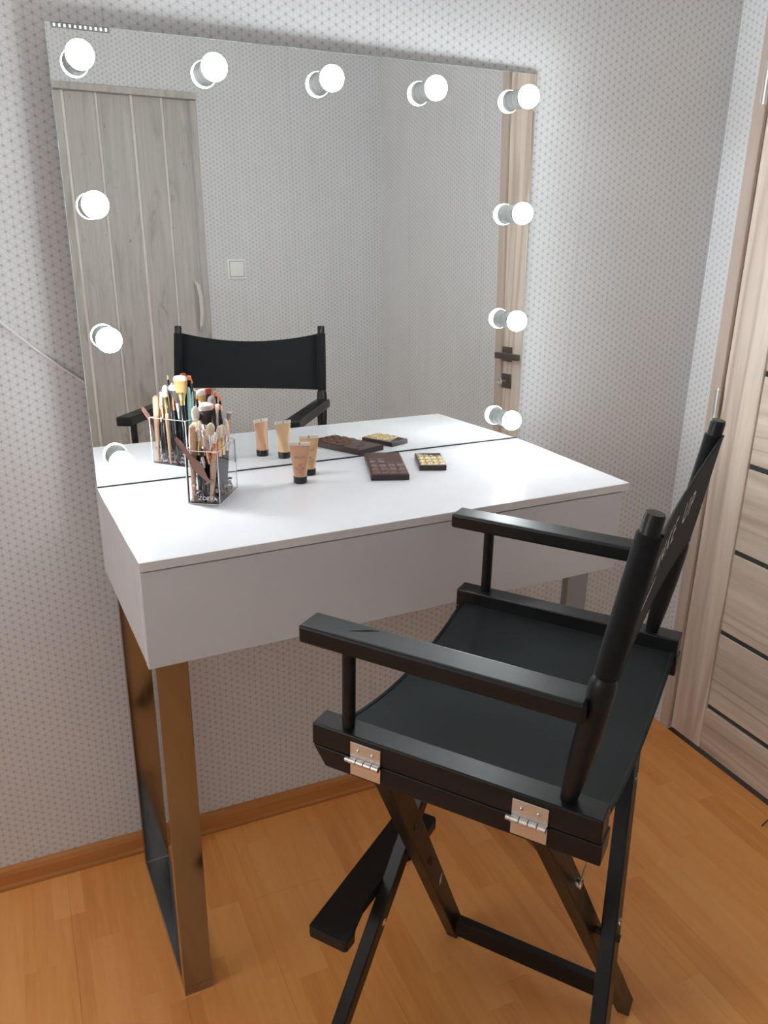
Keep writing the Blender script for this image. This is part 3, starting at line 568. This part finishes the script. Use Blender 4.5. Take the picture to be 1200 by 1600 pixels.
def brush(label, head, foot, kind, hm, fm, bm, L=0.03, wd=0.007, fl=0.028, hr=0.0042, tip=None):
    """head / foot: top and bottom in box axes; bristle length L and half width wd"""
    wd *= 1.22; hr *= 1.12; h = Vector(head); f0 = Vector(foot); d = (h-f0); tot = d.length; d.normalize()
    o = empty('makeup_brush', (0,0,0)); rot = d.to_track_quat('Z', 'Y').to_matrix().to_4x4()
    base = Matrix.Translation((BX, BY, ZT+0.0004)) @ Matrix.Rotation(BR, 4, 'Z') @ Matrix.Translation(f0) @ rot
    o.matrix_world = base; tag(o, label, 'brush', 'makeup brushes in the acrylic box')
    zf = tot-L-fl; zb = tot-L
    if kind == 'stick':
        MB().tube([(0,0,0),(0,0,0.003),(0,0,0.05),(0,0,tot-0.03),(0,0,tot-0.004),(0,0,tot)], [hr*0.5, hr*0.7, hr*0.85, hr*1.25, hr*1.1, hr*0.4], 12).build('handle', hm, o, True)
        MB().tube([(0,0,0.030),(0,0,0.034)], [hr*0.93, hr*0.93], 12).build('ring', fm, o, True); return o
    MB().tube([(0,0,0),(0,0,0.002),(0,0,zf*0.35),(0,0,zf*0.8),(0,0,zf)], [hr*0.35, hr*0.5, hr*0.75, hr*1.1, hr*0.95], 12).build('handle', hm, o, True)
    fl_ = kind in ('flat', 'oval', 'angled'); fy = 0.55 if fl_ else 1.0; fw = wd*0.72 if kind != 'duo' else wd*0.52
    def ell(z, a, b, n=14): return [(a*math.cos(2*PI*k/n), b*math.sin(2*PI*k/n), z) for k in range(n)]
    fr_ = MB().rings([ell(zf-0.001, hr, hr), ell(zf+fl*0.35, hr*1.06, hr*1.06), ell(zf+fl*0.36, hr*0.98, hr*0.98), ell(zf+fl*0.40, hr*1.05, hr*1.05), ell(zb, fw, fw*fy)]).build('ferrule', fm, o, True)
    if kind == 'liner': R2 = [(0, 1.0), (0.5, 0.8), (0.85, 0.35), (1, 0.06)]
    elif kind == 'duo': R2 = [(0, 0.55), (0.35, 0.76), (0.72, 0.94), (0.82, 1.0), (0.93, 0.92), (0.98, 0.62), (1, 0.2)]
    elif kind == 'flat': R2 = [(0, 0.76), (0.4, 0.95), (0.75, 1.0), (0.88, 0.94), (0.97, 0.72), (1, 0.4)]
    elif kind == 'angled': R2 = [(0, 0.76), (0.45, 1.0), (0.9, 1.05), (1, 0.9)]
    else: R2 = [(0, 0.74), (0.3, 0.98), (0.6, 1.0), (0.85, 0.72), (0.96, 0.36), (1, 0.10)]
    fy2 = 0.5 if fl_ else 0.95
    def ring(t_, k_):
        r = ell(zb-0.0005+L*t_, wd*k_, wd*k_*fy2)
        if kind == 'angled' and t_ > 0.8: r = [(x_, y_, z_-0.4*(x_+wd)) for x_, y_, z_ in r]
        return r
    if tip:
        cut = 0.70
        kk = R2[[t_ for t_, _ in R2].index(max(t_ for t_, _ in R2 if t_ <= 0.75))][1]
        b1 = MB().rings([ring(0, R2[0][1]), ring(cut*0.6, (R2[0][1]+kk)/2), ring(cut, kk)]).build('bristles', bm, o, True)
        MB().rings([ring(cut+0.004, kk*0.995)] + [ring(t_, k_) for t_, k_ in R2 if t_ > 0.75]).build('bristle_tips', tip, o, True)
    else: MB().rings([ring(t_, k_) for t_, k_ in R2]).build('bristles', bm, o, True)
    return o
F = lambda x_, y_, z_=0.0032: (x_, y_, z_)
brush('tan wooden brush handle standing upright at the left front corner of the box', (-0.018, -0.040, 0.150), F(-0.022, -0.043), 'stick', 'tanh', 'rose', None, hr=0.0050)
brush('small cream oval brush with gold collar beside the tan handle', (-0.009, -0.034, 0.143), F(-0.012, -0.038), 'oval', 'blackh', 'goldm', 'cream', 0.024, 0.0062, 0.026)
brush('short flat pale brush behind the tan handle', (-0.019, -0.022, 0.150), F(-0.018, -0.020), 'flat', 'blackh', 'rose', 'cream', 0.018, 0.0065)
brush('slim cream brush leaning left with long silver collar', (-0.006, -0.036, 0.158), F(0.010, -0.034), 'oval', 'blackh', 'silver', 'white_b', 0.020, 0.0046, 0.046, 0.0034)
brush('second cream oval brush leaning beside the slim silver one', (-0.001, -0.027, 0.140), F(0.002, -0.012), 'oval', 'blackh', 'silver', 'cream', 0.026, 0.0062)
brush('cream egg shaped brush with thin silver stem above the front rim', (0.014, -0.031, 0.153), F(0.006, -0.026), 'oval', 'blackh', 'silver', 'cream', 0.022, 0.0075, 0.034, 0.0030)
brush('front cream oval brush with rose gold collar and long rose handle', (0.026, -0.041, 0.138), F(0.012, -0.044), 'oval', 'pinkh', 'rose', 'white_b', 0.020, 0.0062, 0.030, 0.0052)
brush('cream oval brush with rose gold collar right behind the front one', (0.027, -0.022, 0.146), F(0.016, -0.020), 'oval', 'blackh', 'rose', 'cream', 0.024, 0.0072, 0.034)
brush('long cream brush with pale gold collar near the right wall of the box', (0.0255, -0.004, 0.144), F(0.019, 0.002), 'oval', 'blackh', 'goldm', 'cream', 0.024, 0.0068, 0.034)
brush('cream blending brush with silver collar at the right rear', (0.027, 0.016, 0.150), F(0.020, 0.010), 'oval', 'blackh', 'silver', 'white_b', 0.026, 0.0072, 0.034)
brush('angled brush with dark bristles and white tip leaning out to the right', (0.030, 0.031, 0.164), F(0.006, 0.031), 'angled', 'tanh', 'rose', 'grey_b', 0.018, 0.0072, 0.040, 0.0044, 'white_b')
brush('thin black pointed liner brush in the middle of the bunch', (0.012, -0.002, 0.184), F(0.008, 0.004), 'liner', 'blackh', 'blackh', 'orange_b', 0.010, 0.0020, 0.024, 0.0030)
brush('second thin black pointed liner brush just right of the first', (0.019, 0.010, 0.179), F(0.014, 0.012), 'liner', 'blackh', 'blackh', 'orange_b', 0.010, 0.0020, 0.024, 0.0030)
brush('large fluffy brush with black and white bristles and silver collar', (-0.014, 0.019, 0.178), F(-0.010, 0.020), 'duo', 'blackh', 'silver', 'dark_b', 0.040, 0.0150, 0.034, 0.0062, 'white_b')
brush('grey dome brush with white collar near the tall dark red one', (-0.004, 0.031, 0.190), F(-0.002, 0.030), 'round', 'blackh', 'whiteh', 'grey_b', 0.022, 0.0066, 0.030)
brush('dark brush with dark red tip standing tallest at the back', (-0.013, 0.040, 0.202), F(-0.012, 0.038), 'flat', 'blackh', 'blackh', 'red_b', 0.012, 0.0055, 0.030)
brush('wide amber powder brush with pale tip at the back', (-0.026, 0.043, 0.199), F(-0.022, 0.041), 'flat', 'blackh', 'goldm', 'amber_b', 0.036, 0.0125, 0.026, 0.0050, 'white_b')
brush('copper collared cream brush leaning low across the front', (0.001, -0.038, 0.128), F(0.022, -0.030), 'oval', 'blackh', 'rose', 'cream', 0.018, 0.0058, 0.034)
brush('thin dark liner with yellow tip rising above the left rear', (-0.023, 0.006, 0.198), F(-0.019, 0.008), 'liner', 'blackh', 'blackh', 'amber_b', 0.010, 0.0017, 0.03, 0.0026)
brush('cream brush with orange gold collar at the left wall of the box', (-0.024, -0.004, 0.176), F(-0.023, -0.006), 'oval', 'tanh', 'goldm', 'white_b', 0.026, 0.0062, 0.034)
brush('slim white tipped brush at the left wall with copper collar', (-0.023, 0.016, 0.182), F(-0.022, 0.018), 'oval', 'blackh', 'rose', 'white_b', 0.022, 0.0058, 0.036)
brush('dark flat brush with orange tip next to the mint pencils', (-0.001, 0.044, 0.196), F(0.006, 0.043), 'flat', 'blackh', 'blackh', 'orange_b', 0.010, 0.0048, 0.036)
brush('tiny orange tipped liner at the rear right', (0.008, 0.042, 0.190), F(0.011, 0.042), 'liner', 'blackh', 'blackh', 'orange_b', 0.012, 0.0026, 0.03, 0.0028)
brush('mint green brush handle standing upright at the rear wall', (-0.007, 0.0465, 0.172), F(-0.016, 0.0465), 'stick', 'minth', 'whiteh', None, hr=0.0030)
brush('second mint green handle leaning next to the first', (0.002, 0.0465, 0.163), F(-0.009, 0.0465), 'stick', 'minth', 'whiteh', None, hr=0.0026)
brush('grey fluffy brush with white collar near the orange tipped one', (0.009, 0.026, 0.176), F(0.008, 0.024), 'round', 'blackh', 'whiteh', 'cream', 0.028, 0.0085, 0.030)
brush('short black brush with silver collar low in the front of the box', (0.0, -0.046, 0.108), F(0.002, -0.046), 'oval', 'blackh', 'silver', 'dark_b', 0.016, 0.0045, 0.020)
brush('black brush with silver collar low behind the copper one', (0.012, -0.012, 0.132), F(0.012, -0.010), 'oval', 'blackh', 'silver', 'cream', 0.02, 0.006, 0.026)
# spatula leaning out over the left corner
sp = empty('makeup_spatula', (BX, BY, ZT+0.0004), BR); tag(sp, 'mauve plastic spatula leaning out over the left corner of the brush box', 'spatula')
A_, B_ = Vector((-0.046, -0.0545, 0.127)), Vector((0.013, -0.0545, 0.046)); dd = (B_-A_).normalized(); nn = Vector((dd.z, 0, -dd.x)); 
prf = [(0, 0.0022), (0.006, 0.0042), (0.020, 0.0046), (0.036, 0.0040), (0.050, 0.0055), (0.062, 0.0098), (0.072, 0.0095), (0.082, 0.0062), (0.092, 0.0036), (0.0985, 0.0034), (0.100, 0.0012)]
MB().rings([[A_+dd*s_+nn*w_+Vector((0,-0.001,0)), A_+dd*s_+nn*w_+Vector((0,0.001,0)), A_+dd*s_-nn*w_+Vector((0,0.001,0)), A_+dd*s_-nn*w_+Vector((0,-0.001,0))] for s_, w_ in prf]).build('blade', 'mauve', sp, True)
MB().tube([B_-nn*0.010+dd*0.002, B_-nn*0.004, B_+nn*0.004, B_+nn*0.009-dd*0.001], [0.0016, 0.0022, 0.0022, 0.0014], 8).build('tip', 'mauve', sp, True)

# ------------------------------------------------------------------ FOUNDATION TUBES
def tube_thing(name, loc, rz, mat, label, prints):
    o = empty(name, (loc[0], loc[1], ZT+0.0003), rz); tag(o, label, 'tube', 'small makeup tubes on the desk')
    def ab(z):
        t_ = max(0, min(1, (z-0.0145)/(0.0770-0.0145))); return 0.0132+(0.0205-0.0132)*t_, 0.0132*(1-t_**1.25)+0.0009
    rg = []
    for z in [0.0145+0.0625*k/10 for k in range(11)]:
        a, b = ab(z); rg.append([(a*math.cos(2*PI*k/28), b*math.sin(2*PI*k/28), z) for k in range(28)])
    MB().rings(rg).build('body', mat, o, True)
    MB().box((-0.0207, -0.0011, 0.0771), (0.0207, 0.0011, 0.0840)).build('crimp', 'crimp', o, bevel=0.0004, seg=1)
    cap = [(0, 0.0128), (0.0006, 0.0136), (0.0125, 0.0141), (0.0140, 0.0136), (0.0144, 0.0120)]
    MB().rings([[(r*math.cos(2*PI*k/28), r*math.sin(2*PI*k/28), h) for k in range(28)] for h, r in cap]).build('cap', 'capblack', o, True)
    MB().box((-0.0008, -0.0013, 0.0785), (0.0008, 0.0013, 0.0842)).build('seal_mark', 'ink', o)
    for body, size, zc in prints:
        def fn(x_, y_, zc=zc):
            z = zc+y_; a, b = ab(z); th = x_/a; return Vector((a*math.sin(th), -b*math.cos(th)-0.0002, z))
        text_obj('lettering', body, size, fn, 'ink', o)
    return o
pr = [('INGLOT', 0.0062, 0.0520), ('HD', 0.0046, 0.0370), ('PERFECT COVERUP', 0.0027, 0.0320), ('FOUNDATION', 0.0030, 0.0285), ('10 ml', 0.0034, 0.0240)]
tube_thing('foundation_tube', (0.3788, -0.1255), math.radians(-24), 'tube1', 'rosy beige makeup tube with black cap standing in front of the other', pr)
tube_thing('foundation_tube', (0.4160, -0.0815), math.radians(-14), 'tube2', 'sand coloured makeup tube with black cap standing behind the other', pr)

# ------------------------------------------------------------------ CHOCOLATE BAR PALETTES
def palette(loc, rz, wx, ly, hz, label, gold):
    o = empty('makeup_palette', (loc[0], loc[1], ZT+0.0003), rz); tag(o, label, 'palette')
    MB().box((-wx/2, -ly/2, 0), (wx/2, ly/2, hz)).build('case', 'choc_side', o, bevel=0.0016)
    # dripping cover sheet
    m_ = 0.0022; top = ly/2-m_
    pts = [(-wx/2+m_, -ly/2+m_), (wx/2-m_, -ly/2+m_)]
    ed_ = [(wx/2-m_, 0.20 if gold else 0.10), (wx*0.30, 0.24 if gold else 0.16), (wx*0.16, 0.20), (wx*0.08, 0.32), (wx*0.02, 0.20 if gold else 0.30), (-wx*0.10, 0.36), (-wx*0.22, 0.30), (-wx*0.32, 0.40), (-wx/2+m_, 0.43)]
    pts += [(x_, ly*k_) for x_, k_ in ed_]
    sheet_ = MB().prism(pts, hz+0.0001, hz+0.0012).build('cover_sheet', 'goldbase' if gold else 'choc', o, bevel=0.0004, seg=1)
    if not gold: MB().box((-wx/2+m_, -ly/2+m_, hz-0.0004), (wx/2-m_, ly/2-m_, hz+0.00005)).build('lid', 'choc', o)
    cols, rows = 4, 4 if not gold else 3
    cw = (wx-2*m_)/cols; x00 = -wx/2+m_; rl = (ly*(0.66 if not gold else 0.68))/rows; tile = None
    for c in range(cols):
        for r in range(rows):
            if not gold and r == rows-1 and c >= 2: continue
            xc = x00+cw*(c+0.5); yc = -ly/2+m_+rl*(r+0.5)
            if tile is None:
                tile = MB(); a, b = cw*0.42, rl*0.42
                tile.add([(-a,-b,0),(a,-b,0),(a,b,0),(-a,b,0),(-a*0.7,-b*0.7,0.0022),(a*0.7,-b*0.7,0.0022),(a*0.7,b*0.7,0.0022),(-a*0.7,b*0.7,0.0022),(-a*0.6,-b*0.6,0.0014),(a*0.6,-b*0.6,0.0014),(a*0.6,b*0.6,0.0014),(-a*0.6,b*0.6,0.0014)],
                         [(3,2,1,0),(0,1,5,4),(1,2,6,5),(2,3,7,6),(3,0,4,7),(4,5,9,8),(5,6,10,9),(6,7,11,10),(7,4,8,11),(8,9,10,11)])
                tile = tile.build('tile', 'gold' if gold else 'choc2', o); q = tile
            else: q = tile.copy(); COL.objects.link(q)
            q.location = (xc, yc, hz+0.0012)
    return o
palette((0.5815, -0.1110), math.radians(-20.6), 0.080, 0.170, 0.0125, 'long dark chocolate-bar makeup palette lying near the mirror', False)
palette((0.6870, -0.1200), math.radians(-22.5), 0.0590, 0.0985, 0.0115, 'small palette with gold chocolate tiles right of the dark one', True)

# ------------------------------------------------------------------ CABLE AND WIRE
cb = [(-0.60, YW-0.003, ZT+0.70), (-0.40, YW-0.003, ZT+0.53), (-0.25, YW-0.003, ZT+0.405), (-0.132, YW-0.003, ZT+0.318), (-0.073, YW-0.003, ZT+0.261), (-0.03, YW-0.003, ZT+0.224), (0.005, YW-0.003, ZT+0.196), (0.06, YW-0.004, ZT+0.160)]
c_ = room(MB().tube(cb, 0.0022, 8).build('power_cable', 'cable', None, True)); tag(c_, 'thin white cable running down the wallpaper to the back of the mirror', 'cable')
wv = [(1.500, -0.468, 0.0018), (1.512, -0.464, 0.0022), (1.535, -0.458, 0.0030), (1.545, -0.462, 0.0022)]
w_ = room(MB().tube(wv, 0.0016, 6).build('wire_scrap', 'wire', None, True)); tag(w_, 'small dark bent wire lying on the floor near the door', 'wire')
